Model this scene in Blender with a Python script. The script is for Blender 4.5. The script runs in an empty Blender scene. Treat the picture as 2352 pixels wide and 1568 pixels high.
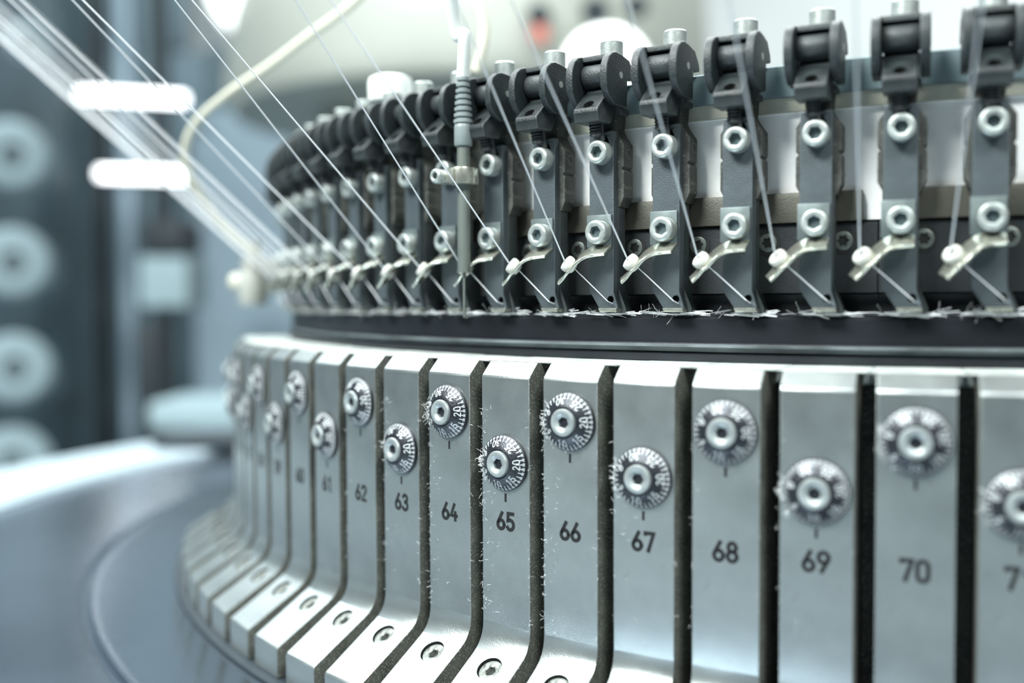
import bpy, bmesh, math, random
from math import sin, cos, pi, radians, sqrt
from mathutils import Vector, Matrix

sc = bpy.context.scene
COL = sc.collection
random.seed(7)
MM = 0.001

# ---------------------------------------------------------------- camera
CAM = Vector((0.0, -744.066, 6.791))          # millimetres
AZ, PIT, ROL = 0.38319, 0.037664, -0.004182
FPX = 2352.14
_r = Vector((cos(AZ), sin(AZ), 0)); _f = Vector((-sin(AZ), cos(AZ), 0)); _u = Vector((0, 0, 1))
_fw = _f * cos(PIT) - _u * sin(PIT); _up = _u * cos(PIT) + _f * sin(PIT)
_R = _r * cos(ROL) + _up * sin(ROL); _U = _up * cos(ROL) - _r * sin(ROL)
cd = bpy.data.cameras.new('camera'); cam = bpy.data.objects.new('camera', cd); COL.objects.link(cam)
cd.sensor_width = 36; cd.lens = 36 * FPX / 2352; cd.clip_start = 0.01; cd.clip_end = 60
m = Matrix((( _R.x, _U.x, -_fw.x), (_R.y, _U.y, -_fw.y), (_R.z, _U.z, -_fw.z))).to_4x4()
m.translation = CAM * MM
cam.matrix_world = m
cd.dof.use_dof = True; cd.dof.focus_distance = 0.345; cd.dof.aperture_fstop = 3.7
sc.camera = cam
sc.view_settings.view_transform = 'Standard'; sc.view_settings.look = 'None'
sc.view_settings.gamma = 1; sc.view_settings.use_curve_mapping = False
sc.view_settings.exposure = 0.0

def at(x, y, depth):                           # photo pixel + distance in front of the camera -> mm
    return CAM + (_fw + _R * ((x - 1176) / FPX) - _U * ((y - 784) / FPX)) * depth

# ---------------------------------------------------------------- light
w = bpy.data.worlds.new('world'); sc.world = w; w.use_nodes = True
w.node_tree.nodes['Background'].inputs[0].default_value = (0.66, 0.75, 0.78, 1)
w.node_tree.nodes['Background'].inputs[1].default_value = 0.38

def area(name, loc, target, sx, sy, power, col):
    l = bpy.data.lights.new(name, 'AREA'); l.shape = 'RECTANGLE'; l.size = sx; l.size_y = sy
    l.energy = power; l.color = col
    o = bpy.data.objects.new(name, l); COL.objects.link(o)
    o.location = loc; o.rotation_euler = (Vector(target) - Vector(loc)).to_track_quat('-Z', 'Y').to_euler()
    return o
area('ceiling_or_fill_light', (-0.5, 0.25, 1.5), (-0.1, -0.3, 0), 2.4, 1.1, 82, (0.93, 1.0, 0.985))
area('ceiling_or_fill_light', (-0.9, -1.6, 1.45), (-0.1, -0.4, 0), 0.9, 0.5, 118, (0.95, 1.0, 0.985))  # unseen front fill, added to brighten the white casting
area('ceiling_or_fill_light', (0.9, -1.5, 1.5), (0.0, -0.4, 0), 0.8, 0.5, 54, (0.95, 1.0, 0.985))  # second unseen front fill, added on the right for casting and feeders
area('ceiling_or_fill_light', (-3.0, 0.9, 2.3), (-3.2, 1.2, -1), 1.6, 2.2, 95, (0.85, 0.95, 1.0))  # unseen left fill, added to brighten the wall mirrored in the plates
area('ceiling_or_fill_light', (0.8, 2.6, 2.4), (0.4, 3.2, 0.4), 2.0, 1.2, 80, (0.95, 1.0, 0.985))

# ---------------------------------------------------------------- materials
def mat(name, col, metal=0.0, rough=0.5, var=0.0, vscale=40, bump=0.0, bscale=400, speck=None, spt=0.66, spscale=700, emit=None, spec=0.5, stain=None, edge=None):
    mt = bpy.data.materials.new(name); mt.use_nodes = True
    nt = mt.node_tree; N = nt.nodes; L = nt.links; b = N['Principled BSDF']
    b.inputs['Metallic'].default_value = metal; b.inputs['Roughness'].default_value = rough
    b.inputs['Specular IOR Level'].default_value = spec
    b.inputs['Base Color'].default_value = (*col, 1)
    tc = N.new('ShaderNodeTexCoord')
    cur = None
    if var > 0:
        n = N.new('ShaderNodeTexNoise'); n.inputs['Scale'].default_value = vscale; n.inputs['Detail'].default_value = 5
        L.new(tc.outputs['Object'], n.inputs['Vector'])
        r = N.new('ShaderNodeValToRGB'); r.color_ramp.elements[0].position = 0.3; r.color_ramp.elements[1].position = 0.7
        r.color_ramp.elements[0].color = (*[c * (1 - var) for c in col], 1); r.color_ramp.elements[1].color = (*[min(1, c * (1 + var)) for c in col], 1)
        L.new(n.outputs['Fac'], r.inputs['Fac']); cur = r.outputs['Color']
        rr = N.new('ShaderNodeMapRange'); rr.inputs['To Min'].default_value = max(0, rough - .08); rr.inputs['To Max'].default_value = min(1, rough + .08)
        L.new(n.outputs['Fac'], rr.inputs['Value']); L.new(rr.outputs['Result'], b.inputs['Roughness'])
    def overlay(scale, lo, hi, c2, cur):
        n = N.new('ShaderNodeTexNoise'); n.inputs['Scale'].default_value = scale; n.inputs['Detail'].default_value = 4; n.inputs['Roughness'].default_value = .7
        L.new(tc.outputs['Object'], n.inputs['Vector'])
        mr = N.new('ShaderNodeMapRange'); mr.inputs['From Min'].default_value = lo; mr.inputs['From Max'].default_value = hi
        L.new(n.outputs['Fac'], mr.inputs['Value'])
        mx = N.new('ShaderNodeMix'); mx.data_type = 'RGBA'
        L.new(mr.outputs['Result'], mx.inputs[0])
        if cur is None: mx.inputs[6].default_value = (*col, 1)
        else: L.new(cur, mx.inputs[6])
        mx.inputs[7].default_value = (*c2, 1)
        return mx.outputs[2]
    if stain: cur = overlay(90, .60, .74, stain, cur)
    if speck: cur = overlay(spscale, spt, spt + .08, speck, cur)
    if edge:                                    # dust and wear caught on sharp edges
        g = N.new('ShaderNodeNewGeometry'); mr = N.new('ShaderNodeMapRange'); mr.inputs['From Min'].default_value = .54; mr.inputs['From Max'].default_value = .66
        L.new(g.outputs['Pointiness'], mr.inputs['Value'])
        mx = N.new('ShaderNodeMix'); mx.data_type = 'RGBA'; L.new(mr.outputs['Result'], mx.inputs[0])
        if cur is None: mx.inputs[6].default_value = (*col, 1)
        else: L.new(cur, mx.inputs[6])
        mx.inputs[7].default_value = (*edge, 1); cur = mx.outputs[2]
    if cur is not None: L.new(cur, b.inputs['Base Color'])
    if bump > 0:
        n = N.new('ShaderNodeTexNoise'); n.inputs['Scale'].default_value = bscale; n.inputs['Detail'].default_value = 3
        L.new(tc.outputs['Object'], n.inputs['Vector'])
        bp = N.new('ShaderNodeBump'); bp.inputs['Strength'].default_value = bump; bp.inputs['Distance'].default_value = 0.0003
        L.new(n.outputs['Fac'], bp.inputs['Height']); L.new(bp.outputs['Normal'], b.inputs['Normal'])
    if emit:
        b.inputs['Emission Color'].default_value = (*emit[0], 1); b.inputs['Emission Strength'].default_value = emit[1]
    return mt

M = dict(
    plate=mat('satin_plate', (.335, .365, .36), .88, .31, .08, 60, .25, 2500, (.46, .49, .49), .70, 1500, stain=(.29, .32, .31)),
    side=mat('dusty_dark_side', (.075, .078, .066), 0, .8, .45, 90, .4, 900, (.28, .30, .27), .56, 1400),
    cap_seg=mat('worn_steel', (.50, .54, .52), .3, .45, .3, 120, .3, 800, (.1, .1, .09), .66, 500),
    dial=mat('black_anodised', (.022, .025, .031), .5, .32, .2, 300, .5, 1800, (.4, .42, .42), .72, 1600),
    dialmark=mat('white_paint_mark', (.42, .45, .46), .1, .45),
    ink=mat('black_ink', (.012, .013, .014), 0, .8, spec=.15),
    steel=mat('zinc_screw', (.34, .375, .36), .65, .44, .12, 300, .2, 1500),
    dsteel=mat('dial_screw_steel', (.27, .30, .30), .55, .47, .12, 300, .2, 1500),
    steel2=mat('dusty_csk_screw', (.20, .215, .20), .5, .5, .4, 500, .6, 1200, (.05, .055, .04), .58, 600),
    socket_shade=mat('shaded_socket_steel', (.12, .16, .17), .7, .4),  # darker copy of the screw steel, paints shade into socket bottoms
    hole_shade=mat('painted_hole_shade', (.012, .014, .013), .2, .6),  # near-black colour painted inside holes and recesses in place of shade
    bar=mat('grey_bar', (.058, .073, .081), .3, .42, .1, 150, .4, 2600, (.3, .33, .33), .74, 1400),
    plastic=mat('black_plastic', (.013, .018, .019), 0, .45, .3, 200, .6, 1500, (.16, .17, .165), .71, 1300, edge=(.13, .14, .14), spec=.32),
    clay=mat('dusty_plastic', (.040, .043, .038), 0, .6, .4, 200, .6, 1500, (.32, .32, .27), .62, 1300, edge=(.2, .2, .18), spec=.3),
    bracket=mat('bracket_plate', (.20, .24, .24), .7, .36, .06, 200),
    brass=mat('nickel_arm', (.50, .51, .44), .85, .27, .1, 200),
    ceramic=mat('white_ceramic', (.50, .50, .465), 0, .25),
    yarn=mat('white_yarn', (.66, .68, .70), 0, .6),
    lint=mat('white_lint', (.85, .88, .88), 0, .8),
    blue=mat('blue_grey_ring', (.15, .21, .225), .2, .5, .06, 60, .2, 1500),
    cream=mat('cream_casting', (.40, .40, .33), 0, .6, .15, 120, .4, 900, (.2, .18, .12), .70, 300),
    white=mat('white_casting', (.93, .94, .90), 0, .5, .1, 60, .7, 260, (.6, .58, .5), .68, 420),
    beam=mat('brown_grey_beam', (.06, .06, .047), .4, .5, .12, 100, .3, 1500, (.2, .2, .17), .72, 900),
    black=mat('black_block', (.028, .032, .034), .3, .42, .2, 80, .3, 1200),
    band=mat('dark_band', (.013, .016, .020), .5, .38, .25, 40, .3, 600),
    bandedge=mat('band_edge', (.2, .23, .24), .7, .35, .4, 60),
    table=mat('table_steel', (.265, .32, .38), .92, .18, .12, 6, .15, 700, (.8, .86, .9), .72, 900),
    rim=mat('pale_enamel', (.27, .33, .365), .0, .4),
    cable=mat('cream_cable', (.42, .415, .34), 0, .5),
    wcable=mat('white_cable', (.60, .63, .60), 0, .5),
    clamp=mat('pale_clamp', (.30, .31, .28), 0, .5),
    boot=mat('grey_rubber', (.17, .20, .20), 0, .45, .1, 200),
    shaft=mat('grey_shaft', (.14, .16, .145), .5, .45),
    cone=mat('cone_yarn', (.25, .33, .36), 0, .8, .05, 20),
    core=mat('cone_core', (.09, .13, .15), 0, .7),
    frame=mat('frame_paint', (.10, .15, .175), .1, .6, .2, 3),
    slate=mat('slate_paint', (.035, .06, .075), 0, .6, .4, 4),
    dark=mat('dark_paint', (.012, .02, .027), .1, .6),
    bluewall=mat('blue_wall', (.15, .215, .26), 0, .8, .25, 1.5),
    paleblue=mat('pale_blue_panel', (.27, .36, .42), 0, .7, .12, 3),
    palebox=mat('pale_box', (.26, .35, .38), 0, .7, .08, 6),
    wall=mat('white_wall', (.74, .77, .76), 0, .8, .04, 2),
    beige=mat('beige_enamel', (.36, .38, .34), .1, .5, .1, 3),
    red=mat('red_knob', (.55, .16, .12), 0, .5),
    floor=mat('floor_paint', (.20, .24, .27), 0, .45, .1, 2),
    tube=mat('lamp_tube', (1, 1, 1), 0, .5, emit=((.95, .98, 1), 6)),
    lamp=mat('lamp_disc', (1, 1, 1), 0, .5, emit=((.95, 1, .98), 2.2)),
)

# ---------------------------------------------------------------- mesh helpers (mm; x = radial, y = tangential, z = up)
class MB:
    def __init__(s): s.me = bpy.data.meshes.new('tmp'); s.bm = bmesh.new(); s.mats = []
    def _mi(s, m):
        if m is None: return 0
        if m not in s.mats: s.mats.append(m)
        return s.mats.index(m)
    def _add(s, b, m=None):
        i = s._mi(m)
        if m is not None:
            for f in b.faces: f.material_index = i
        t = bpy.data.meshes.new('t'); b.to_mesh(t); b.free(); s.bm.from_mesh(t); bpy.data.meshes.remove(t)
        return s
    def prism(s, poly, axis, a0, a1, bevel=0, seg=2, m=None, sidem=None, skip=None):
        """axis 'y': poly=(x,z) extruded in y; 'x': poly=(y,z) extruded in x; 'z': poly=(x,y)"""
        b = bmesh.new()
        def P(p, a): return {'y': (p[0], a, p[1]), 'x': (a, p[0], p[1]), 'z': (p[0], p[1], a)}[axis]
        v0 = [b.verts.new(P(p, a0)) for p in poly]; v1 = [b.verts.new(P(p, a1)) for p in poly]
        b.faces.new(v0); b.faces.new(v1)
        n = len(poly)
        for i in range(n): b.faces.new((v0[i], v0[(i + 1) % n], v1[(i + 1) % n], v1[i]))
        bmesh.ops.recalc_face_normals(b, faces=b.faces[:])
        if bevel:
            ed = [e for e in b.edges if len(e.link_faces) == 2 and e.calc_face_angle(0) > 0.45]
            bmesh.ops.bevel(b, geom=ed, offset=bevel, segments=seg, profile=.6, affect='EDGES', clamp_overlap=True)
        if sidem is not None:
            i0 = s._mi(m); i1 = s._mi(sidem); k = {'x': 0, 'y': 1, 'z': 2}[axis]
            b.faces.ensure_lookup_table(); b.normal_update()
            for f in b.faces: f.material_index = i1 if (abs(f.normal[k]) > .9) else i0
            t = bpy.data.meshes.new('t'); b.to_mesh(t); b.free(); s.bm.from_mesh(t); bpy.data.meshes.remove(t)
            return s
        return s._add(b, m)
    def box(s, x0, x1, y0, y1, z0, z1, bevel=0, m=None):
        return s.prism([(x0, y0), (x1, y0), (x1, y1), (x0, y1)], 'z', z0, z1, bevel, 2, m)
    def rings(s, levels, center, axis, n=24, close=(True, True), m=None):
        """levels: (kind, radius, height); kind 'c' circle, 'h' hexagon, 's' star; axis = direction"""
        b = bmesh.new(); ax = Vector(axis).normalized()
        q = Vector((0, 0, 1)).rotation_difference(ax) if ax.z > -.999 else Matrix.Rotation(pi, 3, 'X').to_quaternion()
        c = Vector(center); R = []
        for kd, r, h in levels:
            ring = []
            for i in range(n):
                a = 2 * pi * i / n; rr = r
                if kd == 'h': rr = r * cos(pi / 6) / cos(((a + .3) % (pi / 3)) - pi / 6)
                if kd == 's': rr = r * (1 + .16 * cos(6 * a))
                ring.append(b.verts.new(c + q @ Vector((rr * cos(a), rr * sin(a), h))))
            R.append(ring)
        for A, B in zip(R[:-1], R[1:]):
            for i in range(n): b.faces.new((A[i], A[(i + 1) % n], B[(i + 1) % n], B[i]))
        if close[0]: b.faces.new(R[0][::-1])
        if close[1]: b.faces.new(R[-1])
        bmesh.ops.recalc_face_normals(b, faces=b.faces[:])
        return s._add(b, m)
    def tube(s, pts, r, n=8, m=None, cap=True):
        b = bmesh.new(); pts = [Vector(p) for p in pts]; R = []
        up = Vector((0, 0, 1)); prev = None
        for i, p in enumerate(pts):
            d = (pts[min(i + 1, len(pts) - 1)] - pts[max(i - 1, 0)]).normalized()
            if prev is None:
                a = d.cross(up if abs(d.z) < .9 else Vector((1, 0, 0))).normalized()
            else:
                a = (prev - d * prev.dot(d)).normalized()
            prev = a; c = d.cross(a)
            rr = r[i] if isinstance(r, (list, tuple)) else r
            R.append([b.verts.new(p + (a * cos(2 * pi * k / n) + c * sin(2 * pi * k / n)) * rr) for k in range(n)])
        for A, B in zip(R[:-1], R[1:]):
            for k in range(n): b.faces.new((A[k], A[(k + 1) % n], B[(k + 1) % n], B[k]))
        if cap: b.faces.new(R[0][::-1]); b.faces.new(R[-1])
        bmesh.ops.recalc_face_normals(b, faces=b.faces[:])
        return s._add(b, m)
    def arc(s, prof, a0, a1, n, m=None, closed=False):
        """profile [(r,z)] swept about the machine axis from a0 to a1 (absolute mm coords)"""
        b = bmesh.new(); R = []
        full = closed
        cnt = n if full else n + 1
        for i in range(cnt):
            a = a0 + (a1 - a0) * i / n
            R.append([b.verts.new((r * cos(a), r * sin(a), z)) for r, z in prof])
        k = len(prof)
        for i in range(n):
            A, B = R[i], R[(i + 1) % cnt]
            for j in range(k): b.faces.new((A[j], A[(j + 1) % k], B[(j + 1) % k], B[j]))
        if not full: b.faces.new(R[0]); b.faces.new(R[-1])
        bmesh.ops.recalc_face_normals(b, faces=b.faces[:])
        return s._add(b, m)
    def mesh(s, name, mt=None, off=(0, 0, 0), angle=35):
        bmesh.ops.transform(s.bm, matrix=Matrix.Scale(MM, 4) @ Matrix.Translation(-Vector(off)), verts=s.bm.verts)
        me = bpy.data.meshes.new(name); s.bm.to_mesh(me); s.bm.free()
        for x in (s.mats or [mt]): me.materials.append(M[x] if isinstance(x, str) else x)
        me.polygons.foreach_set('use_smooth', [True] * len(me.polygons))
        me.set_sharp_from_angle(angle=radians(angle))
        return me

def ob(name, me, parent=None):
    o = bpy.data.objects.new(name, me); COL.objects.link(o)
    if parent: o.parent = parent
    return o
def tag(o, label=None, cat=None, group=None, kind=None):
    if label: o['label'] = label
    if cat: o['category'] = cat
    if group: o['group'] = group
    if kind: o['kind'] = kind
    return o
def empty(name, loc, rz=0):
    o = bpy.data.objects.new(name, None); COL.objects.link(o); o.empty_display_size = .01
    o.location = loc; o.rotation_euler = (0, 0, rz); return o
def polar(phi, r, z): return Vector((r * cos(phi), r * sin(phi), z)) * MM
def cut(me, cutter_mb, off=(0, 0, 0)):
    cm = cutter_mb.mesh('cut', 'hole_shade', off)
    a = bpy.data.objects.new('a', me); c = bpy.data.objects.new('c', cm)
    COL.objects.link(a); COL.objects.link(c)
    md = a.modifiers.new('b', 'BOOLEAN'); md.object = c; md.operation = 'DIFFERENCE'; md.solver = 'EXACT'
    try: md.material_mode = 'TRANSFER'
    except Exception: pass
    dg = bpy.context.evaluated_depsgraph_get(); dg.update()
    r = bpy.data.meshes.new_from_object(a.evaluated_get(dg)); r.name = me.name
    bpy.data.objects.remove(a); bpy.data.objects.remove(c)
    big = sorted(p.area for p in r.polygons)[-1] * .04
    r.update()
    for p in r.polygons:
        if p.area > big: p.use_smooth = False
    return r

# ---------------------------------------------------------------- numbers of the machine (mm, radians)
PH0, PITCH = -1.803524, 0.0571783
def phiP(i): return PH0 + (i - 66) * PITCH
def phiU(j): return PH0 + 0.102355 + j * PITCH
HW = 10.09                                     # half plate width
ORD = ['', 'first', 'second', 'third', 'fourth', 'fifth', 'sixth', 'seventh', 'eighth', 'ninth', 'tenth', 'eleventh', 'twelfth',
       'thirteenth', 'fourteenth', 'fifteenth', 'sixteenth', 'seventeenth', 'eighteenth', 'nineteenth', 'twentieth', 'twenty-first']

# ---------------------------------------------------------------- glyphs as stroke polylines in a 0.5 x 1 box
def arcp(cx, cy, rx, ry, a0, a1, n=12):
    return [(cx + rx * cos(radians(a0 + (a1 - a0) * i / n)), cy + ry * sin(radians(a0 + (a1 - a0) * i / n))) for i in range(n + 1)]
GL = {
    '0': [arcp(.25, .74, .25, .26, 0, 180) + arcp(.25, .26, .25, .26, 180, 360) + [(.5, .74)]],
    '1': [[(.08, .76), (.32, 1), (.32, 0)]],
    '2': [arcp(.25, .74, .24, .26, 165, -25) + [(.02, 0), (.5, 0)]],
    '3': [arcp(.24, .76, .22, .24, 155, -90), arcp(.24, .27, .26, .27, 90, -155)],
    '4': [[(.3, 1), (.0, .28), (.52, .28)], [(.38, .5), (.38, 0)]],
    '5': [[(.46, 1), (.07, 1), (.05, .56)] + arcp(.23, .31, .26, .3, 120, -150)],
    '6': [[(.34, 1), (.04, .42)], arcp(.25, .27, .25, .27, 0, 360, 20)],
    '7': [[(.0, .93), (0, 1), (.5, 1), (.18, 0)]],
    '8': [arcp(.25, .76, .21, .24, 0, 360, 18), arcp(.25, .27, .25, .27, 0, 360, 18)],
    '9': [[(.16, 0), (.46, .58)], arcp(.25, .73, .25, .27, 0, 360, 20)],
}
def ribbon(bm, pts, w, fn, h):
    """stroke of width w along 2-D pts; fn(u, v, height) -> 3-D"""
    n = len(pts); L = []
    for i in range(n):
        a = Vector(pts[max(i - 1, 0)]); c = Vector(pts[min(i + 1, n - 1)]); p = Vector(pts[i])
        if i == 0: a = p
        if i == n - 1: c = p
        d1 = (p - a).normalized() if (p - a).length > 1e-9 else (c - p).normalized()
        d2 = (c - p).normalized() if (c - p).length > 1e-9 else d1
        t = (d1 + d2); t = t.normalized() if t.length > 1e-6 else d1
        nn = Vector((-t.y, t.x)); k = min(1.6, 1 / max(.5, nn.dot(Vector((-d1.y, d1.x)))))
        e = Vector((0, 0))
        if i == 0: e = -d2 * w * .4
        if i == n - 1: e = d1 * w * .4
        L.append((p + nn * w / 2 * k + e, p - nn * w / 2 * k + e))
    V = [[bm.verts.new(fn(q.x, q.y, hh)) for q in pr for hh in (0, h)] for pr in L]
    for A, B in zip(V[:-1], V[1:]):
        bm.faces.new((A[1], B[1], B[3], A[3])); bm.faces.new((A[0], A[1], B[1], B[0])); bm.faces.new((A[2], B[2], B[3], A[3]))
    bm.faces.new(V[0]) if False else None
def text_mb(txt, H, w, gap, fn, h=.06):
    mb = MB(); W = len(txt) * .5 * H + (len(txt) - 1) * gap
    x = -W / 2
    for ch in txt:
        for st in GL[ch]:
            ribbon(mb.bm, [(x + p[0] * H, (p[1] - .5) * H) for p in st], w, fn, h)
        x += .5 * H + gap
    return mb

# ================================================================ STRUCTURE: room
def slab(name, x0, x1, y0, y1, z0, z1, mt):
    b = MB(); b.box(x0, x1, y0, y1, z0, z1)
    return tag(ob(name, b.mesh(name, mt)), kind='structure')
slab('floor', -6000, 4000, -3000, 6000, -1050, -1000, 'floor')
slab('wall_back', -6000, 4000, 4600, 4700, -1000, 3000, 'wall')
slab('unseen_dark_screen', -1200, 4000, -3100, -3000, -1000, 1100, 'slate')  # unseen dark screen added behind the camera to darken the plate reflections
slab('wall_left', -4600, -4500, -3000, 4600, -1000, 3000, 'bluewall')

# ================================================================ MACHINE BED AND RINGS
b = MB()
b.arc([(0.1, -165), (640, -165), (640, -137.6), (528, -137.6), (527.4, -140.5), (524, -140.5), (523, -137.0), (521, -136.6), (518.5, -137.6), (0.1, -137.6)], 0, 2 * pi, 192, closed=True)
bed = ob('machine_bed', b.mesh('machine_bed', 'table'))
tag(bed, 'wide round brushed steel machine bed with a turned groove, under the ring of plates', 'machine bed')
b = MB(); b.arc([(640.2, -175), (740, -175), (740, -136), (736, -133), (644, -133), (640.2, -136)], 0, 2 * pi, 160, closed=True)
ob('bed_rim', b.mesh('bed_rim', 'rim'), bed)
b = MB(); b.arc([(420, -900), (560, -900), (560, -176), (420, -176)], 0, 2 * pi, 64, closed=True)
ob('pedestal', b.mesh('pedestal', 'frame'), bed)

b = MB()
b.arc([(380, -137.5), (481.5, -137.5), (482, -136.9), (481.6, -136.3), (380, -136.3)], 0, 2 * pi, 192, closed=True)
fl = ob('base_flange', b.mesh('base_flange', 'dark')); tag(fl, 'thin dark base flange ring on the steel bed, beneath the plate feet', 'flange')
b = MB()
b.arc([(395, -136.2), (428, -136.2), (428, -18), (395, -18)], 0, 2 * pi, 160, closed=True)
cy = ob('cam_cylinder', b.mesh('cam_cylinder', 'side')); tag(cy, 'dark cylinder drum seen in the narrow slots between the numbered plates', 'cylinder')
b = MB()
b.arc([(390, -17.5), (417.5, -17.5), (418.5, -12), (418.5, -10.2), (412.5, -9.6), (412.5, -8.1), (390, -8.1)], 0, 2 * pi, 192, closed=True)
sr = ob('lower_sinker_ring', b.mesh('lower_sinker_ring', 'band')); tag(sr, 'lower dark ring just above the white-topped plates', 'sinker ring')
b = MB(); b.arc([(412.6, -9.7), (414.2, -9.6), (414.2, -8.15), (412.6, -8.15)], 0, 2 * pi, 192, closed=True)
ob('sinker_strip', b.mesh('sinker_strip', 'bandedge'), sr)
b = MB()
b.arc([(390, -8), (417.2, -8), (418.2, -7.4), (417.6, -6.6), (416.6, -6.4), (416.6, 1.2), (415.6, 2.2), (390, 2.2)], 0, 2 * pi, 256, closed=True)
nr = ob('needle_ring', b.mesh('needle_ring', 'band')); tag(nr, 'broad dark smooth needle ring running below the tips of the yarn feeders', 'needle ring')
b = MB(); b.arc([(417.25, -7.95), (418.6, -7.9), (418.6, -7.2), (417.9, -6.9)], 0, 2 * pi, 192, closed=True)
ob('polished_lip', b.mesh('polished_lip', 'bandedge'), nr)

# upper rings behind the feeders
b = MB(); b.arc([(360, 32.2), (407, 32.2), (407.4, 40), (407.4, 66.6), (408.6, 66.8), (408.6, 71.2), (360, 71.2)], 0, 2 * pi, 192, closed=True)
b2 = b.mesh('dial_casting', 'white')
dc = ob('dial_casting', b2); tag(dc, 'bright white painted ring casting visible in the windows between the feeders', 'casting')
b = MB(); b.arc([(408.7, 66.8), (409.4, 67.0), (410.4, 71.3), (408.7, 71.3)], 0, 2 * pi, 192, closed=True)
ob('dusty_lip', b.mesh('dusty_lip', 'cream'), dc)
b = MB(); b.arc([(380, 71.4), (411.3, 71.4), (411.5, 81), (411, 81.5), (380, 81.5)], 0, 2 * pi, 192, closed=True)
br = ob('mounting_ring', b.mesh('mounting_ring', 'blue')); tag(br, 'blue-grey ring rail that carries the black feeder clamps', 'ring rail')

SEG = 0.357
J0 = -1.6038
names = {0: 'black cam segment with round screws at the far right, right of the joint', -1: 'black cam segment with six round screws behind the middle feeders',
         -2: 'black cam segment behind the crowded feeders left of the sensor', -3: 'blurred black cam segment at the far left end of the ring'}
for k in (0, -1, -2, -3):
    a0 = J0 + k * SEG + .0006; a1 = a0 + SEG - .0012
    if k == 0: a1 = a0 + .18
    mid = (a0 + a1) / 2
    root = empty('cam_segment', polar(mid, 405, 3)); tag(root, names[k], 'cam segment', 'black cam segments behind the feeders')
    off = Vector((405 * cos(mid), 405 * sin(mid), 3))
    n = 24
    b = MB(); b.arc([(385, 3), (404, 3), (405.5, 9), (409, 9.6), (409, 31), (408.7, 31.3), (385, 31.3)], a0, a1, n)
    ob('block', b.mesh('block', 'black', off), root)
    b = MB(); b.arc([(407.6, 31.9), (410.4, 31.9), (410.4, 39.5), (409.8, 41.3), (407.6, 41.3)], a0 + .002, a1 - .011, n)
    ob('top_beam', b.mesh('top_beam', 'beam', off), root)
    for q in range(-25, 12):
        a = phiU(q + .26)
        if a0 + .012 < a < a1 - .008:
            N = Vector((cos(a), sin(a), 0)); c = N * 409.05 + Vector((0, 0, 25.7))
            bm_ = MB(); bm_.rings([('c', 4.1, 0), ('c', 4.1, .12), ('c', 3.0, .14), ('c', 3.0, .05)], c, N, 28, m='hole_shade')
            bm_.rings([('c', 2.95, .0), ('c', 2.95, .35), ('c', 2.7, .5), ('s', 1.6, .5)], c, N, 36, (True, False), m='shaft')
            bm_.rings([('s', 1.6, .5), ('s', 1.5, .1), ('s', .4, .1)], c, N, 36, (False, True), m='hole_shade')
            ob('torx_screw', bm_.mesh('torx_screw', 'steel', off), root)

# ================================================================ NUMBERED PLATES
POFF = (450, 0, -136)
def fillet(p0, p1, p2, r, n=6):
    p0, p1, p2 = map(Vector, (p0, p1, p2)); d0 = (p0 - p1).normalized(); d2 = (p2 - p1).normalized()
    out = []
    for i in range(n + 1):
        t = i / n; a = p1 + d0 * r; c = p1 + d2 * r
        out.append(tuple(a.lerp(p1, t).lerp(p1.lerp(c, t), t)))
    return out
prof = [(432, -13.4), (445.4, -12.9), (449.7, -17.3), (450, -18.2)] + fillet((450, -60), (450, -107.2), (477.6, -124.7), 6.5) + [(477.0, -124.3), (477.6, -125), (477.6, -136.1), (432, -136.1)]
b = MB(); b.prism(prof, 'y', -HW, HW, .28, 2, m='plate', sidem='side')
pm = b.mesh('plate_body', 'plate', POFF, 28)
SN = Vector((.535, 0, .845)); SC = Vector((458.9, 0, -112.85))
c = MB(); c.rings([('c', 4.45, -3.2), ('c', 4.45, 4)], SC, SN, 40)
c.rings([('c', 4.4, 0), ('c', 4.4, 1)], (800, 0, 0), (0, 0, 1), 8)
pm = cut(pm, c, POFF)
for p in pm.polygons:
    if p.normal.dot(SN.normalized()) > .995: p.use_smooth = False
b = MB(); b.rings([('c', 4.25, -3.1), ('c', 4.25, -1.3), ('c', 4.0, -1.0), ('c', 2.1, -1.0), ('h', 1.9, -1.3), ('h', 1.8, -2.6)], SC, SN, 36, (True, False), m='steel2')
b.rings([('h', 1.85, -2.6), ('h', .2, -2.6)], SC, SN, 36, (False, True), m='hole_shade')
csk = b.mesh('foot_screw', 'steel2', POFF)

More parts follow.
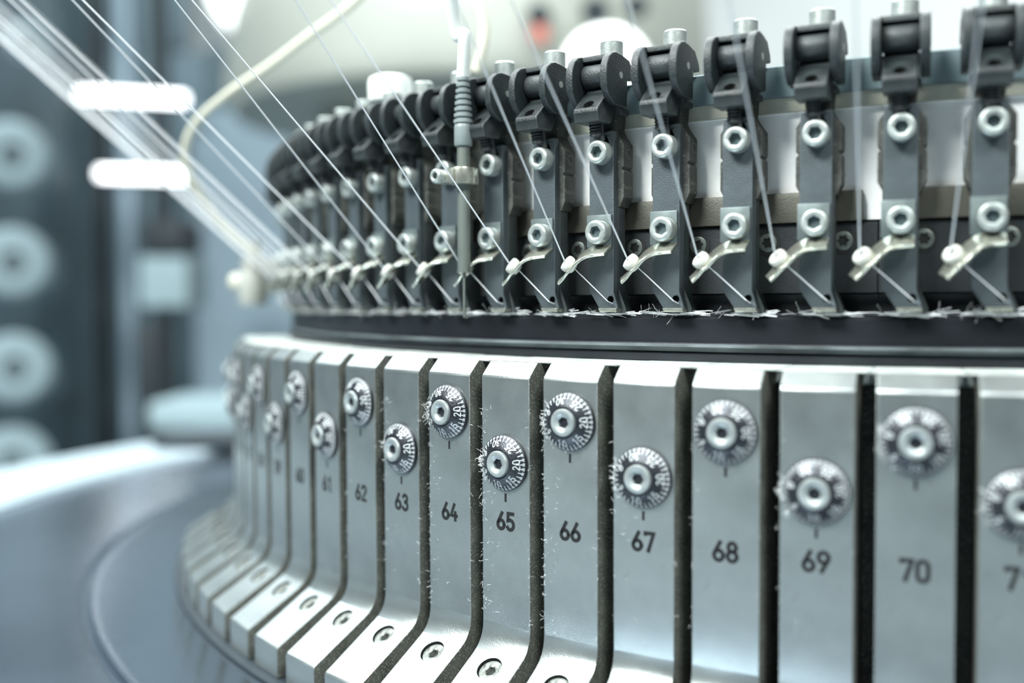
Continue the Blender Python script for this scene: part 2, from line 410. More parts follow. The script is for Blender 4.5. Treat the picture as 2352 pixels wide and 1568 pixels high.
# dial: cone, knurled rim, paint marks on the cone
def dial_meshes():
    R0, R1, H0, H1 = 9.3, 5.1, .9, 3.9
    b = MB(); n = 144
    b.rings([('c', 8.9, 0), ('c', 9.3, .2), ('c', 9.35, .8), ('c', 9.1, 1.05), ('c', R1 + .1, H1), ('c', 4.7, H1 + .05), ('c', 4.65, 3.2), ('c', 1, 3.2)], (450.02, 0, 0), (1, 0, 0), n, m='dial')
    dm = b.mesh('dial', 'dial', (450, 0, 0))
    sl = Vector((H1 - 1.05, -(9.1 - R1 - .1))).normalized()
    def cone(u, v, h):                          # u along circumference (mm at mid radius), v = 0 at rim .. 1 at top
        th = u; rr = 9.1 + (R1 + .1 - 9.1) * v; x = 1.05 + (H1 - 1.05) * v
        nx, nr = .815, .58
        rr += nr * h; x += nx * h
        return Vector((450.02 + x, rr * cos(th), rr * sin(th)))
    mb = MB(); DIV = 35
    for k in range(DIV):
        th = 2 * pi * k / DIV + .1
        L = .42 if k % 5 else .62
        ribbon(mb.bm, [(th, .03), (th, L)], .036, lambda u, v, h: cone(u, v, h), .07)
        # fine knurl strokes on the outermost rim
    for k in range(DIV * 2):
        th = 2 * pi * (k + .5) / DIV / 2 + .1
        ribbon(mb.bm, [(th, .02), (th, .16)], .02, lambda u, v, h: cone(u, v, h), .06)
    # numbers straddle every fifth stroke
    lab = {0: '10', 1: '15', 2: '20', 3: '25', 4: '30', 5: '0', 6: '5'}
    base = -pi / 2 - .14
    for q, tx in lab.items():
        th0 = base + q * 2 * pi / 7
        Hh = 2.3; rm = 7.1
        x = -(len(tx) * .5 * Hh + (len(tx) - 1) * .9) / 2
        for ch in tx:
            for st in GL[ch]:
                pts = []
                for p0, p1 in zip(st[:-1], st[1:]):
                    for t in (0, .5): pts.append((p0[0] + (p1[0] - p0[0]) * t, p0[1] + (p1[1] - p0[1]) * t))
                pts.append(st[-1])
                ribbon(mb.bm, [(x + p[0] * Hh, (p[1] * Hh)) for p in pts], .36,
                       lambda u, v, h: cone(th0 + u / rm, .36 + v / 4.95, h), .08)
            x += .5 * Hh + .9
    mk = mb.mesh('dial_markings', 'dialmark', (450, 0, 0))
    b = MB()
    b.rings([('c', 4.45, 2.6), ('c', 4.45, 4.3), ('c', 4.15, 4.75), ('c', 3.6, 4.9), ('c', 2.9, 4.85), ('c', 2.2, 4.3), ('h', 1.95, 4.1), ('h', 1.9, 1.6)], (450, 0, 0), (1, 0, 0), 48, (True, False), m='dsteel')
    b.rings([('h', 1.92, 3.2), ('h', .1, 3.2)], (450, 0, 0), (1, 0, 0), 48, (False, True), m='hole_shade')
    return dm, mk, b.mesh('dial_screw', 'dsteel', (450, 0, 0))
dialm, markm, dscr = dial_meshes()
b = MB(); b.box(449.97, 450.07, -.42, .42, -1.4, 1.4)
tickm = b.mesh('index_mark', 'ink', (450, 0, 0))

for i in range(53, 72):
    phi = phiP(i); even = i % 2 == 0
    root = empty('numbered_plate', polar(phi, 450, -136), phi)
    hi = 'high' if even else 'low'
    if i >= 59:
        lb = 'satin grey angled plate numbered %d with its round black dial set %s' % (i, hi) if i < 71 else 'satin grey plate cut by the right edge, only its 7 readable'
    else:
        lb = 'blurred grey angled plate, %s to the left of plate number 59, dial %s' % (ORD[59 - i], hi)
    tag(root, lb, 'plate', 'numbered plates around the cylinder')
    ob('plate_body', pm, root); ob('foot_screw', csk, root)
    zd = (-30.8 if even else -46.2) + 136
    d = ob('dial', dialm, root); d.location = (0, 0, zd * MM); d.rotation_euler = (random.uniform(-.12, .12) if i != 64 else 0, 0, 0)
    ob('dial_markings', markm, d)
    s_ = ob('dial_screw', dscr, root); s_.location = (0, 0, zd * MM); s_.rotation_euler = (random.uniform(0, 1), 0, 0)
    t = ob('index_mark', tickm, root); t.location = (0, 0, (zd - 11.7) * MM)
    tm = text_mb(str(i), 5.4, 1.22, 1.35, lambda u, v, h: Vector((449.98 + h, u, v)), .08)
    nmo = ob('number', tm.mesh('number', 'ink', (450, 0, 0)), root); nmo.location = (0, 0, (-65.8 + 136) * MM)

    # inner cap segment
    a0 = phi - PITCH / 2 + .0006; a1 = phi + PITCH / 2 - .0006
    zt = -12.6 + random.uniform(-.25, .1)
    mid = Vector((430 * cos(phi), 430 * sin(phi), -17))
    b = MB(); b.arc([(419, -17.2), (431.6, -17.2), (431.6, zt - .3), (443.0, zt - .6), (443.6, zt - .2), (443, zt), (419, zt)], a0, a1, 6)
    cs = ob('cap_segment', b.mesh('cap_segment', 'cap_seg', mid)); cs.location = mid * MM
    ref = ('plate number %d' % i) if 59 <= i < 71 else ('the plate cut by the right edge' if i == 71 else 'the %s plate left of number 59' % ORD[59 - i])
    tag(cs, 'narrow worn steel cap segment along the top of ' + ref, 'cap segment', 'cap segments on top of the plates')

# ================================================================ YARN FEEDERS
FO = (418, 0, 4)
def cap_screw(R, H, hx, depth=2.2):
    b = MB()
    b.rings([('c', R, 0), ('c', R, H - .55), ('c', R - .2, H - .2), ('c', R - .6, H), ('c', hx * 1.16, H), ('h', hx, H - .2), ('h', hx, H - depth)], (0, 0, 0), (1, 0, 0), 48, (True, False), m='steel')
    b.rings([('h', hx, H - depth), ('h', .1, H - depth)], (0, 0, 0), (1, 0, 0), 48, (False, True), m='socket_shade')
    return b.mesh('cap_screw', 'steel')
scr_m = cap_screw(4.0, 4.3, 2.2)
scr2_m = cap_screw(4.05, 4.0, 2.2, 1.8)
top_m = None
b = MB(); b.rings([('c', 3.9, 0), ('c', 3.9, 5.8), ('c', 3.4, 6.4), ('c', 2.2, 6.4), ('h', 1.9, 6.1), ('h', 1.9, 4)], (0, 0, 0), (0, 0, 1), 40, (True, True))
top_m = b.mesh('top_screw', 'steel')
b = MB(); 
for k in range(40):
    a = 2 * pi * k / 40
    b.box(-.01, .35, 4.15 * cos(a) - .12, 4.15 * cos(a) + .12, 4.15 * sin(a) - .12, 4.15 * sin(a) + .12)
b.rings([('c', 4.1, 0), ('c', 4.2, .3)], (0, 0, 0), (1, 0, 0), 40)
washer_m = b.mesh('toothed_washer', 'shaft')

b = MB(); b.prism([(-5.1, 64.5), (4.4, 64.5), (4.4, 10.2), (6.1, 5.2), (5.9, 4.2), (-.6, 4.2), (-1.4, 5.0), (-5.1, 10.6)], 'x', 418.4, 421, .22)
barm = b.mesh('bar', 'bar', FO)
c = MB(); c.rings([('c', 2.7, -2), ('c', 2.7, 4)], (418, -.1, 60.6), (1, 0, 0), 32)
c.rings([('c', 1.25, -2), ('c', 1.25, 4)], (418, 3.2, 7.8), (1, 0, 0), 24)
barm = cut(barm, c, FO)
b = MB(); b.prism([(-1.2, 4.9), (6.0, 4.9), (6.2, 3.6), (-.6, 3.6)], 'x', 418.2, 422.2, .4, 3)
lipm = b.mesh('polished_tip', 'brass', FO)
# dark finger behind the bar
b = MB(); b.prism([(-4.6, 41), (4.7, 41), (4.7, 12), (7.5, 5), (7.5, 3.2), (1, 3.2), (-4.6, 11)], 'x', 413.5, 418.3, .3)
fingm = b.mesh('rear_finger', 'plastic', FO)
# clamp block with notched edges and neck
bl = [(-3.4, 39.2), (3.4 + 1.8, 39.2), (6.8, 42.4), (6.8, 51.2), (5.9, 52), (6.8, 52.8), (6.8, 60.2), (4.6, 63.4), (3.6, 65.2), (3.9, 70), (4.6, 73),
      (-5.2, 73), (-4.4, 70), (-4.0, 65.2), (-4.9, 63.4), (-6.9, 60.2), (-6.9, 52.8), (-6.0, 52), (-6.9, 51.2), (-6.9, 42.4), (-5.2, 39.2)]
b = MB(); b.prism(bl, 'x', 411.8, 418.3, .45, m='clay')
for sy in (-6.85, 6.75):
    b.rings([('c', 1.7, -.05), ('c', 1.7, .15), ('c', 1.25, .15), ('c', 1.2, .0)], (415, sy, 57.2), (0, 1 if sy > 0 else -1, 0), 20, m='clay')
    b.box(412.2, 417.6, sy - .18, sy + .18, 45.0, 46.2, .15, m='clay')
blockm = b.mesh('clamp_block', 'clay', FO)
# lever: adjuster box + roller between the cheeks
lv = [(430.3, 66.6), (431.2, 69.8), (430.9, 71.0), (425.6, 75.9), (423.4, 77.4), (421.6, 79.6), (419.6, 82), (417.0, 82), (416.6, 79), (418.5, 74), (420.5, 70.5), (422.5, 66.6)]
b = MB(); b.prism(lv, 'y', -5.2, 4.3, .5, 2)
levm = b.mesh('lever', 'plastic', FO, 25)
c = MB(); c.rings([('c', 1.9, 0), ('c', 1.9, 8)], (427.6, -.4, 70.6), (.6, 0, .8), 28)
levm = cut(levm, c, FO)
b = MB(); b.rings([('c', 3.7, -.0), ('c', 3.9, .3), ('c', 3.9, 9.9), ('c', 3.7, 10.2)], (422.2, -5.5, 83.1), (0, 1, 0), 40)
rolm = b.mesh('roller', 'plastic', FO)
ck = [(425.0, 72.2), (428.6, 74.4), (430.7, 77.5), (431.1, 81), (430.7, 84.6), (429.2, 87.4), (427, 89.1), (424.8, 89.8), (421, 89.5), (415.6, 88.4), (412.4, 84.6), (411.7, 82.2), (416.6, 82), (417, 80.6), (417.4, 72.2)]
cheekm = []
for y0, y1 in ((4.9, 7.6), (-8.4, -5.7)):
    b = MB(); b.prism(ck, 'y', y0, y1, .6, 3)
    cheekm.append(b.mesh('cheek', 'plastic', FO))
b = MB(); b.prism([(412.2, 82.4), (412.2, 88), (414, 89.7), (424.4, 89.7), (424.4, 87.9), (415.2, 87.0), (415.2, 82.4)], 'y', -6, 5.2, .3)
b.box(411.8, 417.2, -5.9, 5.1, 70.5, 81.3 - 9, .2)
roofm = b.mesh('yoke_bridge', 'plastic', FO)
b = MB(); b.rings([('c', 1.15, 0), ('c', 1.15, .12)], (421.5, 7.55, 82.5), (0, 1, 0), 20)
b.rings([('c', 1.15, 0), ('c', 1.15, .12)], (421.5, -8.35, 82.5), (0, -1, 0), 20)
pinm = b.mesh('hinge_pin', 'steel', FO)
b = MB(); pr = []
for k in range(14): pr.append(('c', 2.2 if k % 2 else 1.8, k * .5))
b.rings(pr, (424.3, -.4, 62.6), (.2, 0, 1), 24)
b.rings([('c', 1.5, 0), ('c', 1.5, 6)], (421.2, -.4, 61.5), (.3, 0, 1), 16)
sprm = b.mesh('adjuster_pin', 'plastic', FO)
# bracket with twisted arm
b = MB(); b.prism([(-5.6, 36.5), (3.9, 36.5), (3.9, 25.6), (-5.6, 25.6)], 'x', 421.05, 421.9, .15)
brkm = b.mesh('bracket', 'bracket', FO)
def sheet(secs, th, mt):
    b = MB(); bm = bmesh.new(); rows = []
    n = len(secs)
    S = []
    for A, B in secs: S.append((Vector(A), Vector(B)))
    # smooth the strip
    fine = []
    for i in range(n - 1):
        for t in (0, .25, .5, .75):
            def cr(k):
                p0 = S[max(i - 1, 0)][k]; p1 = S[i][k]; p2 = S[i + 1][k]; p3 = S[min(i + 2, n - 1)][k]
                return .5 * ((2 * p1) + (p2 - p0) * t + (2 * p0 - 5 * p1 + 4 * p2 - p3) * t * t + (3 * p1 - p0 - 3 * p2 + p3) * t ** 3)
            fine.append((cr(0), cr(1)))
    fine.append(S[-1])
    for i, (A, B) in enumerate(fine):
        C0 = fine[min(i + 1, len(fine) - 1)]; C1 = fine[max(i - 1, 0)]
        d = ((C0[0] + C0[1]) - (C1[0] + C1[1])).normalized()
        nrm = d.cross((B - A).normalized()).normalized() * (th / 2)
        rows.append([bm.verts.new(q) for q in (A + nrm, B + nrm, B - nrm, A - nrm)])
    for P, Q in zip(rows[:-1], rows[1:]):
        for k in range(4): bm.faces.new((P[k], P[(k + 1) % 4], Q[(k + 1) % 4], Q[k]))
    bm.faces.new(rows[0]); bm.faces.new(rows[-1])
    bmesh.ops.recalc_face_normals(bm, faces=bm.faces[:])
    ed = [e for e in bm.edges if len(e.link_faces) == 2 and e.calc_face_angle(0) > 1.0]
    bmesh.ops.bevel(bm, geom=ed, offset=th * .22, segments=2, profile=.6, affect='EDGES', clamp_overlap=True)
    b._add(bm); return b.mesh('eyelet_arm', mt, FO, 75)
armm = sheet([((421.5, 3.9, 25.9), (426.2, 3.8, 22.7)), ((421.5, 0, 25.9), (426.8, .2, 22.4)), ((422, -3.3, 25.6), (428.2, -2.4, 21.8)),
              ((423.3, -6.3, 23.5), (429.6, -4.6, 20.2)), ((422.6, -9.0, 21.2), (430.0, -7.0, 17.6)), ((422.2, -11.0, 19.0), (430.3, -8.4, 16.6)), ((424.2, -12.6, 16.4), (430.2, -10.2, 14.6)), ((426.4, -14.0, 14.4), (430.6, -11.8, 13.0))], .95, 'brass')
EA = Vector((.577, -.577, .577)); EC = Vector((425.6, -9.3, 19.0))
b = MB()
b.rings([('c', 1.4, -1.2), ('c', 2.0, -.9), ('c', 2.1, .3), ('c', 2.7, .6), ('c', 2.9, 1.2), ('c', 2.9, 2.3), ('c', 2.6, 2.9), ('c', 2.0, 3.1), ('c', 1.35, 2.8), ('c', .95, 2.0), ('c', .8, 0)], EC, EA, 32, (True, True))
eyem = b.mesh('ceramic_eyelet', 'ceramic', FO)

yslope = {1: .035, 0: .08, -1: .025, -2: .195, -3: 0, -4: .2, -5: -.02, -6: .22, -7: -.09, -8: .13, 2: .055, 3: .045}
E0 = EC + EA * 3.0
for j in range(3, -17, -1):
    phi = phiU(j); k = 4 - j                   # k-th from the right
    root = empty('yarn_feeder', polar(phi, 418, 4), phi)
    sharp = 'blurred ' if j < -8 else ''
    where = ['', 'rightmost in view', 'second from the right edge'][k] if k < 3 else ('%s from the right edge' % ORD[k] if k < 20 else 'leftmost and most hidden')
    above = ''
    if j >= -6: above = ', above plate number %d' % (68 + j) if j < 3 else ', above the plate cut by the edge'
    tag(root, '%sgrey yarn feeder, %s%s' % (sharp, where, above), 'yarn feeder', 'yarn feeders around the upper ring')
    ob('bar', barm, root); ob('polished_tip', lipm, root); ob('rear_finger', fingm, root); ob('clamp_block', blockm, root)
    ob('lever', levm, root); ob('roller', rolm, root)
    for cm_ in cheekm: ob('cheek', cm_, root)
    ob('yoke_bridge', roofm, root); ob('hinge_pin', pinm, root); ob('adjuster_pin', sprm, root)
    br_ = ob('bracket', brkm, root); ob('eyelet_arm', armm, br_); ob('ceramic_eyelet', eyem, br_)
    s1 = ob('cap_screw', scr_m, root); s1.location = ((421 - 418) * MM, 0, (57.3 - 4) * MM); s1.rotation_euler = (random.uniform(0, 1), 0, 0)
    w1 = ob('toothed_washer', washer_m, root); w1.location = ((421.9 - 418) * MM, 0, (30.5 - 4) * MM)
    s2 = ob('cap_screw', scr2_m, root); s2.location = ((422.1 - 418) * MM, 0, (30.5 - 4) * MM); s2.rotation_euler = (random.uniform(0, 1), 0, 0)
    s3 = ob('top_screw', top_m, root); s3.location = ((415.2 - 418) * MM, .3 * MM, (89.5 - 4) * MM)
    # yarn: guide high outside the ring -> eyelet -> tip of the bar
    bs = yslope.get(j, [.1, -.04][j % 2])
    T_ = Vector((0, 1, 0))
    top = Vector((424 + 1.1 * 400, -11.5 + bs * 400, 20.2 + 400))
    pts = [top, E0, EC + EA * 1.0, EC - EA * 1.2, Vector((423.2, 3.4, 7.2)), Vector((419.6, 4.6, 5.9))]
    b = MB(); b.tube([p for p in pts], [q_ * (1 if j > -7 else 1.15) for q_ in (.26, .26, .24, .18, .15, .15)], 8)
    y = ob('yarn', b.mesh('yarn', 'yarn', FO)); y.location = polar(phi, 418, 4); y.rotation_euler = (0, 0, phi)
    tag(y, 'thin white yarn rising from the eyelet of the feeder %s' % where, 'yarn', 'yarns running down to the feeders')

for j in range(-17, -22, -1):                  # yarns whose feeders are hidden round the far side
    phi = phiU(j); top = Vector((424 + 1.1 * 400, -11.5 + [.1, -.04][j % 2] * 400, 20.2 + 400))
    b = MB(); b.tube([top, E0], .30, 8)
    y = ob('yarn', b.mesh('yarn', 'yarn', FO)); y.location = polar(phi, 418, 4); y.rotation_euler = (0, 0, phi)
    tag(y, 'blurred white yarn in the left bundle, coming from behind the ring', 'yarn', 'yarns from the hidden far side of the ring')
# ---------------------------------------------------------------- stop sensor between the fifth and sixth visible feeders
sp = phiU(-4.24)
def sensor(phi, z0, label, r0=431, ms='shaft', mb_='boot'):
    root = empty('stop_sensor', polar(phi, r0, 4), phi); tag(root, label, 'sensor')
    o = (r0, 0, 4)
    b = MB(); b.rings([('c', 2.3, 0), ('c', 2.3, 50)], (r0, 0, 18), (0, 0, 1), 28); ob('shaft', b.mesh('shaft', ms, o), root)
    b = MB(); b.rings([('c', .45, 0), ('c', .45, 17)], (r0, 0, 1.5), (0, 0, 1), 10); ob('needle_pin', b.mesh('needle_pin', 'shaft', o), root)
    b = MB(); b.prism([(r0 + 5.4 * cos(a), 5.0 * sin(a)) for a in [radians(q) for q in range(0, 360, 20)]], 'z', 50, 56, .4)
    b.box(r0 + 1, r0 + 6, -9, 1, 50.5, 55.5, .5)
    cl = ob('clamp_ring', b.mesh('clamp_ring', 'brass', o), root)
    s = ob('clamp_screw', cap_screw(2.6, 3, 1.4), cl); s.location = (6 * MM, -6 * MM, (53 - 4) * MM)
    b = MB(); b.rings([('c', 2.9, 0), ('c', 3.3, .6), ('c', 3.3, 6.5), ('c', 3.2, 7.6), ('c', 2.9, 8)], (r0, 0, 64), (0, 0, 1), 28); ob('ferrule', b.mesh('ferrule', mb_, o), root)
    b = MB(); lv = []
    for q in range(8):
        rr = 3.5 - q * .17; z = 72 + q * 2.2
        lv += [('c', rr - .8, z), ('c', rr, z + .35), ('c', rr, z + 1.45), ('c', rr - .8, z + 1.8)]
    b.rings(lv, (r0, 0, 0), (0, 0, 1), 28); ob('ribbed_boot', b.mesh('ribbed_boot', mb_, o), root)
    return root
sensor(sp, 0, 'upright grey sensor with ribbed rubber boot between crowded feeders, white cable on top')
def cable(name, pts, r, mt, label, cat):
    P = [Vector(p) for p in pts]; fine = []
    for i in range(len(P) - 1):
        p0 = P[max(i - 1, 0)]; p1 = P[i]; p2 = P[i + 1]; p3 = P[min(i + 2, len(P) - 1)]
        for q in range(8):
            t = q / 8; fine.append(.5 * ((2 * p1) + (p2 - p0) * t + (2 * p0 - 5 * p1 + 4 * p2 - p3) * t * t + (3 * p1 - p0 - 3 * p2 + p3) * t ** 3))
    fine.append(P[-1]); b = MB(); b.tube(fine, r, 12)
    return tag(ob(name, b.mesh(name, mt)), label, cat)
q0 = Vector((431 * cos(sp), 431 * sin(sp), 89))
cable('sensor_cable', [q0, q0 + Vector((2, -3, 14)), at(1050, 80, 372), at(1034, -20, 366), at(1020, -120, 360)], 2.3, 'wcable', 'thick white cable rising out of the ribbed sensor boot', 'cable')
cable('loose_cable', [at(1092, 165, 470), at(1108, 110, 470), at(1112, 60, 472), at(1100, 10, 474), at(1080, -60, 478)], 2.4, 'cable', 'short curved cream cable behind the white sensor cable', 'cable')
sl = phiU(-15.6)
root = empty('cable_clamp', polar(sl, 440, 6), sl); tag(root, 'very blurred pale clamp at the far left of the ring where the arching cable ends', 'clamp')
b = MB(); b.rings([('c', 7, 0), ('c', 8.5, 3), ('c', 8.5, 18), ('c', 5, 26), ('c', 4.5, 38)], (440, 0, 6), (0, 0, 1), 32); ob('clamp_body', b.mesh('clamp_body', 'clamp', (440, 0, 6)), root)
b = MB(); b.box(420, 446, -5, 5, 24, 34, 1.5); ob('clamp_bracket', b.mesh('clamp_bracket', 'clamp', (440, 0, 6)), root)
b = MB(); b.rings([('c', 5, 0), ('c', 5.5, 1), ('c', 5.5, 6), ('c', 4.5, 7.5)], (446, -3, 20), (1, -.6, 0), 28); ob('clamp_screw', b.mesh('clamp_screw', 'cable', (440, 0, 6)), root)
cable('curved_cable', [at(596, 585, 600), at(555, 560, 596), at(500, 505, 590), at(448, 430, 580), at(424, 355, 572), at(448, 285, 566), at(520, 218, 560), at(620, 150, 556), at(710, 82, 552), at(790, 25, 548), at(850, -30, 545)],
      2.2, 'cable', 'cream cable arching across the blurred left background to the ring', 'cable')
b = MB(); b.rings([('c', 8, 0), ('c', 9.6, 1), ('c', 9.8, 9), ('c', 9.2, 11), ('c', 7, 12)], (0, 0, 0), (0, 0, 1), 40)
kn = ob('clamp_knob', b.mesh('clamp_knob', 'wcable'), br); kn.location = polar(-2.147, 405, 95)
b = MB(); b.rings([('c', 4, -14), ('c', 4, 0)], (0, 0, 0), (0, 0, 1), 20); ob('knob_stem', b.mesh('knob_stem', 'steel'), kn)
kn['label'] = 'large pale round knob'

# ================================================================ LINT
def fibre(mb, p, d, L, r=.06, n=5, curl=.9):
    p = Vector(p); d = Vector(d).normalized(); pts = [p.copy()]
    for i in range(n):
        d = (d + Vector((random.gauss(0, curl), random.gauss(0, curl), random.gauss(0, curl))) * .55).normalized()
        p = p + d * (L / n); pts.append(p.copy())
    mb.tube(pts, r, 4, cap=False)
random.seed(11)
for i, n in ((62, 40), (63, 70), (64, 100), (65, 130), (66, 110), (67, 40), (68, 25), (69, 15)):
    phi = phiP(i); mb = MB()
    for k in range(n):
        if random.random() < .6: y = -HW + random.uniform(-.2, .5) if random.random() < .75 else HW + random.uniform(-.5, .2)
        else: y = -HW + abs(random.gauss(0, 4))
        if abs(y) > HW + .3: y = HW * (1 if y > 0 else -1)
        z = random.uniform(-100, -28)
        fibre(mb, (450.15, y, z), (random.uniform(-.1, .25), random.uniform(-1, 1), random.uniform(-.6, .6)), random.uniform(.4, 2.0), random.uniform(.015, .035))
    o = ob('lint_fibres', mb.mesh('lint_fibres', 'lint', POFF)); o.location = polar(phi, 450, -136); o.rotation_euler = (0, 0, phi)
    tag(o, 'fine white lint fibres on the face and edges of plate number %d' % i, 'lint', 'lint on the plates', 'stuff')
for i, side, n, L in ((64, -1, 26, 3.4), (63, -1, 10, 2.6), (65, -1, 40, 3.2), (66, -1, 40, 2.0), (67, -1, 40, 2.6), (69, -1, 34, 3.0), (70, -1, 26, 2.6), (71, -1, 20, 2.6)):
    phi = phiP(i); zd = -30.8 if i % 2 == 0 else -46.2; mb = MB()
    for k in range(n):
        a = pi + random.gauss(.05, .35)
        fibre(mb, (450.9 + random.random(), 9.2 * cos(a), zd + 9.2 * sin(a)), (random.uniform(0, .5), cos(a), sin(a) + random.uniform(-.6, .6)), random.uniform(.4, 1) * L, .035, 5, 1.3)
    o = ob('lint_tuft', mb.mesh('lint_tuft', 'lint', POFF)); o.location = polar(phi, 450, -136); o.rotation_euler = (0, 0, phi)
    tag(o, 'small white lint tuft on the left dial rim of %s' % ('plate %d' % i if i < 71 else 'the plate cut by the edge'), 'lint', 'lint tufts on the dials', 'stuff')
mb = MB()
for j in range(-14, 5):
    for k in range(55):
        a = phiU(j) + random.gauss(.004, .011) - .004; r = random.uniform(414, 418.5); z = 2.6 + abs(random.gauss(0, .5))
        T = Vector((-sin(a), cos(a), 0)); p = Vector((r * cos(a), r * sin(a), z))
        fl_ = random.random()
        if fl_ < .72: fibre(mb, p, T + Vector((0, 0, random.uniform(-.08, .08))), random.uniform(3, 9), random.uniform(.06, .17), 4, .12)
        else: fibre(mb, p, T * random.uniform(-1, 1) + Vector((0, 0, random.uniform(-.4, 1.2))) + Vector((cos(a), sin(a), 0)) * .4, random.uniform(1.5, 4.5), .05, 4, .3)
o = ob('knit_yarn_ends', mb.mesh('knit_yarn_ends', 'yarn'))
tag(o, 'bright stray yarn loops lying on top of the dark needle ring under the feeders', 'yarn ends', None, 'stuff')

# ================================================================ BACKGROUND
# yarn cones on a creel, seen end on, left edge
creel_d = 2500
def facing(p):
    return (CAM - Vector(p)).normalized()
nmc = {0: ('topmost', 100), 1: ('second from the top', 356), 2: ('third from the top', 603), 3: ('fourth from the top', 846), 4: ('lowest', 1062)}
for k, (nm, yy) in nmc.items():
    x = [62, 28, 30, 34, 30][k]; p = at(x, yy, creel_d); f = facing(p)
    R = [50, 88, 90, 90, 92][k]
    root = empty('yarn_cone', p * MM); tag(root, 'blurred pale yarn cone seen end on at the left edge, %s' % nm, 'yarn cone', 'yarn cones on the creel')
    b = MB(); b.rings([('c', R * .82, -160), ('c', R, -120), ('c', R * .97, 0), ('c', R * .8, 18), ('c', 30, 22), ('c', 26, 5)], (0, 0, 0), f, 40); ob('wound_yarn', b.mesh('wound_yarn', 'cone'), root)
    b = MB(); b.rings([('c', 18, -150), ('c', 23, 26), ('c', 18, 27), ('c', 15, 4)], (0, 0, 0), f, 24); ob('cone_core', b.mesh('cone_core', 'core'), root)
def bgbox(name, x0, x1, y0, y1, d, th, mt, label=None, cat=None, group=None, parent=None):
    A = at(x0, y0, d); B_ = at(x1, y0, d); z1 = A.z; z0 = at(x0, y1, d).z
    c = (A + B_) / 2; wd = (Vector((B_.x, B_.y)) - Vector((A.x, A.y))).length
    ang = math.atan2(B_.y - A.y, B_.x - A.x)
    b = MB(); b.box(-wd / 2, wd / 2, 0, th, z0 - (z0 + z1) / 2, z1 - (z0 + z1) / 2, min(6, th * .1))
    o = ob(name, b.mesh(name, mt)); o.location = Vector((c.x, c.y, (z0 + z1) / 2)) * MM; o.rotation_euler = (0, 0, ang)
    if label: tag(o, label, cat, group)
    return o
def floor_y(d): # pixel row of the floor at depth d
    lo, hi = 400, 9000
    for _ in range(40):
        md = (lo + hi) / 2
        if at(500, md, d).z > -1000: lo = md
        else: hi = md
    return lo
D = 2900
bgbox('creel_board', -160, 128, -300, floor_y(D), D, 60, 'slate', 'tall dark creel board behind the yarn cones at the left edge', 'creel')
posts = [(150, 186, 'frame'), (205, 228, 'dark'), (262, 292, 'paleblue'), (318, 336, 'frame'), (352, 372, 'dark')]
wh = ['first', 'second', 'third', 'fourth', 'fifth']
for k, (a, c_, mt) in enumerate(posts):
    bgbox('creel_post', a, c_, -200, floor_y(3100), 3100, 60, mt, 'blurred %s upright creel post, %s to the right of the yarn cones' % ({'frame': 'slate blue', 'dark': 'dark', 'paleblue': 'pale blue'}[mt], wh[k]), 'post', 'creel posts')
bgbox('storage_cabinet', 130, 480, 120, floor_y(3700), 3700, 300, 'frame', 'blurred slate blue cabinet standing behind the creel posts', 'cabinet')
bgbox('partition', 440, 760, 250, floor_y(3300), 3300, 40, 'paleblue', 'tall pale blue panel in the background left of the feeder ring', 'panel')
bgbox('storage_box', 470, 640, 110, 250, 3300, 40, 'frame', 'dark slate box on top of the pale blue partition, behind the arching cable', 'box')
bgbox('background_board', 0, 420, -250, 110, 4200, 60, 'frame', 'wide slate blue board across the upper left background', 'board')  # plain wide board in slate blue paint
bgbox('control_box', 318, 430, 590, 705, 2500, 160, 'palebox', 'blurred pale cyan box in the left background', 'box')
bgbox('dark_case', 322, 420, 505, 580, 2520, 160, 'dark', 'small dark case on top of the pale cyan box', 'case')
bgbox('machine_column', 305, 356, 745, 1010, 2300, 120, 'dark', 'dark machine column below the pale cyan box', 'column')
bgbox('low_tray', 340, 545, 925, 985, 1900, 200, 'palebox', 'pale blurred tray just beyond the machine bed', 'tray')
bgbox('dark_ledge', 345, 545, 1004, 1028.5, 985, 60, 'dark', 'dark low block resting on the far rim of the machine bed', 'block')

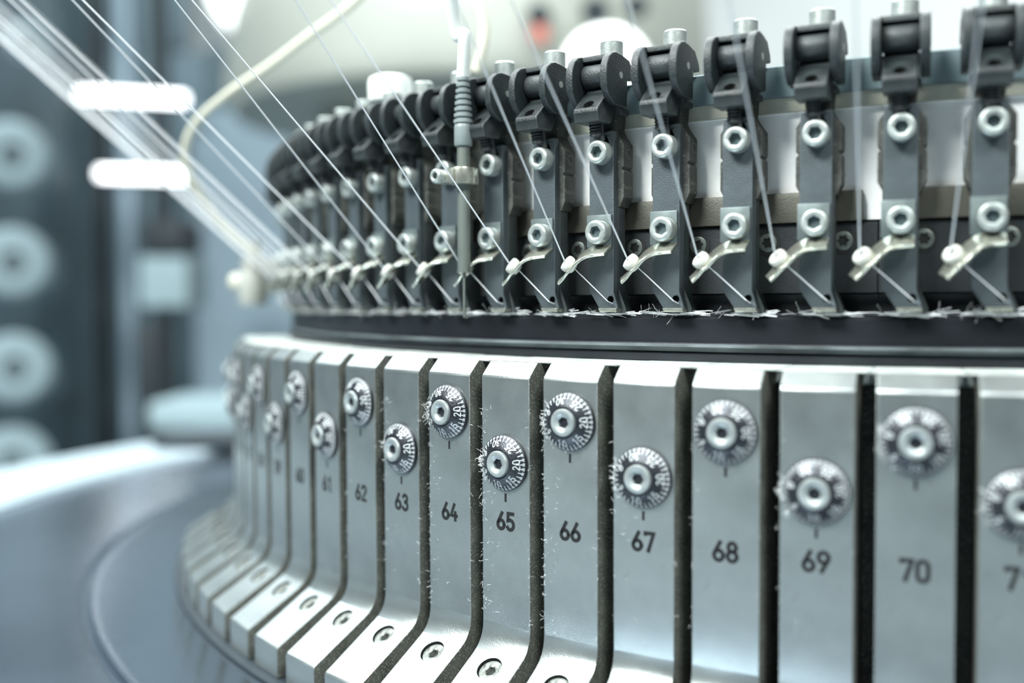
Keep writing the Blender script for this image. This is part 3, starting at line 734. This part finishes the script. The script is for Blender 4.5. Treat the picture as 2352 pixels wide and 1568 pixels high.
# far lamps
for (x0, y0, x1, y1, nm) in ((184, 216, 424, 228, 'upper and longer'), (228, 398, 420, 403, 'lower and shorter')):
    d = 3066; A = at(x0, y0, d); B_ = at(x1, y1, d)
    c = (A + B_) / 2
    root = empty('lamp_tube', c * MM); tag(root, 'blown-out white tube lamp in the left background, the %s of two' % nm, 'lamp', 'tube lamps in the left background')
    b = MB(); b.tube([A - c, (A + B_) / 2 - c, B_ - c], 14, 16); ob('glowing_tube', b.mesh('glowing_tube', 'tube'), root)
    h = facing(c) * -20
    b = MB(); b.tube([A - c + h, B_ - c + h], 12, 4); ob('lamp_housing', b.mesh('lamp_housing', 'frame'), root)

# neighbouring machine: beige ring body, lamp, knobs
cx = at(1080, 60, 2500)
root = empty('neighbour_machine', Vector((cx.x, cx.y, -1000)) * MM); tag(root, 'large blurred beige knitting machine head in the background above the feeders', 'machine')
NM = root
z_ = at(1050, 175, 2000).z + 1000
b = MB(); b.rings([('c', 400, z_ - 10), ('c', 560, z_), ('c', 580, z_ + 40), ('c', 560, z_ + 330), ('c', 400, z_ + 360)], (0, 0, 0), (0, 0, 1), 96); ob('ring_body', b.mesh('ring_body', 'beige'), root)
for a in (0, 2 * pi / 3, 4 * pi / 3):
    b = MB(); b.box(350 * cos(a) - 40, 350 * cos(a) + 40, 350 * sin(a) - 40, 350 * sin(a) + 40, 0, z_ - 5, 8); ob('leg', b.mesh('leg', 'beige'), root)
for x, y, R, mt, nm in ((1238, 34, 22, 'dark', 'dark round knob on the beige machine, leftmost of three'), (1368, 26, 26, 'dark', 'dark round knob on the beige machine, middle of three'), (1462, 14, 22, 'dark', 'dark round knob on the beige machine, rightmost of three'),
                        (1240, 78, 16, 'red', 'small red button blurred below a dark knob')):
    p = at(x, y, 1895); f = facing(p); o_ = MB(); o_.rings([('c', R * .9, -60), ('c', R, -6), ('c', R * .85, 0)], (0, 0, 0), f, 28)
    o = ob('red_button' if mt == 'red' else 'round_knob', o_.mesh('round_knob', mt), NM); o.location = p * MM - NM.location
for x, y, d, R in ((655, -22, 2230, 165), (1392, 165, 1905, 80)):
    p = at(x, y, d); f = (facing(p) + Vector((0, 0, -.9 if R > 100 else 0))).normalized()
    b = MB(); b.rings([('c', R * .6, -60), ('c', R * 1.04, -3), ('c', R * 1.04, -.5)], (0, 0, 0), f, 48); sh = ob('lamp_shade', b.mesh('lamp_shade', 'wcable'), NM); sh.location = p * MM - NM.location
    b = MB(); b.rings([('c', R, 0), ('c', R * .97, 8), ('c', R * .6, 14)], (0, 0, 0), f, 48); ob('lamp_diffuser', b.mesh('lamp_diffuser', 'lamp'), sh)
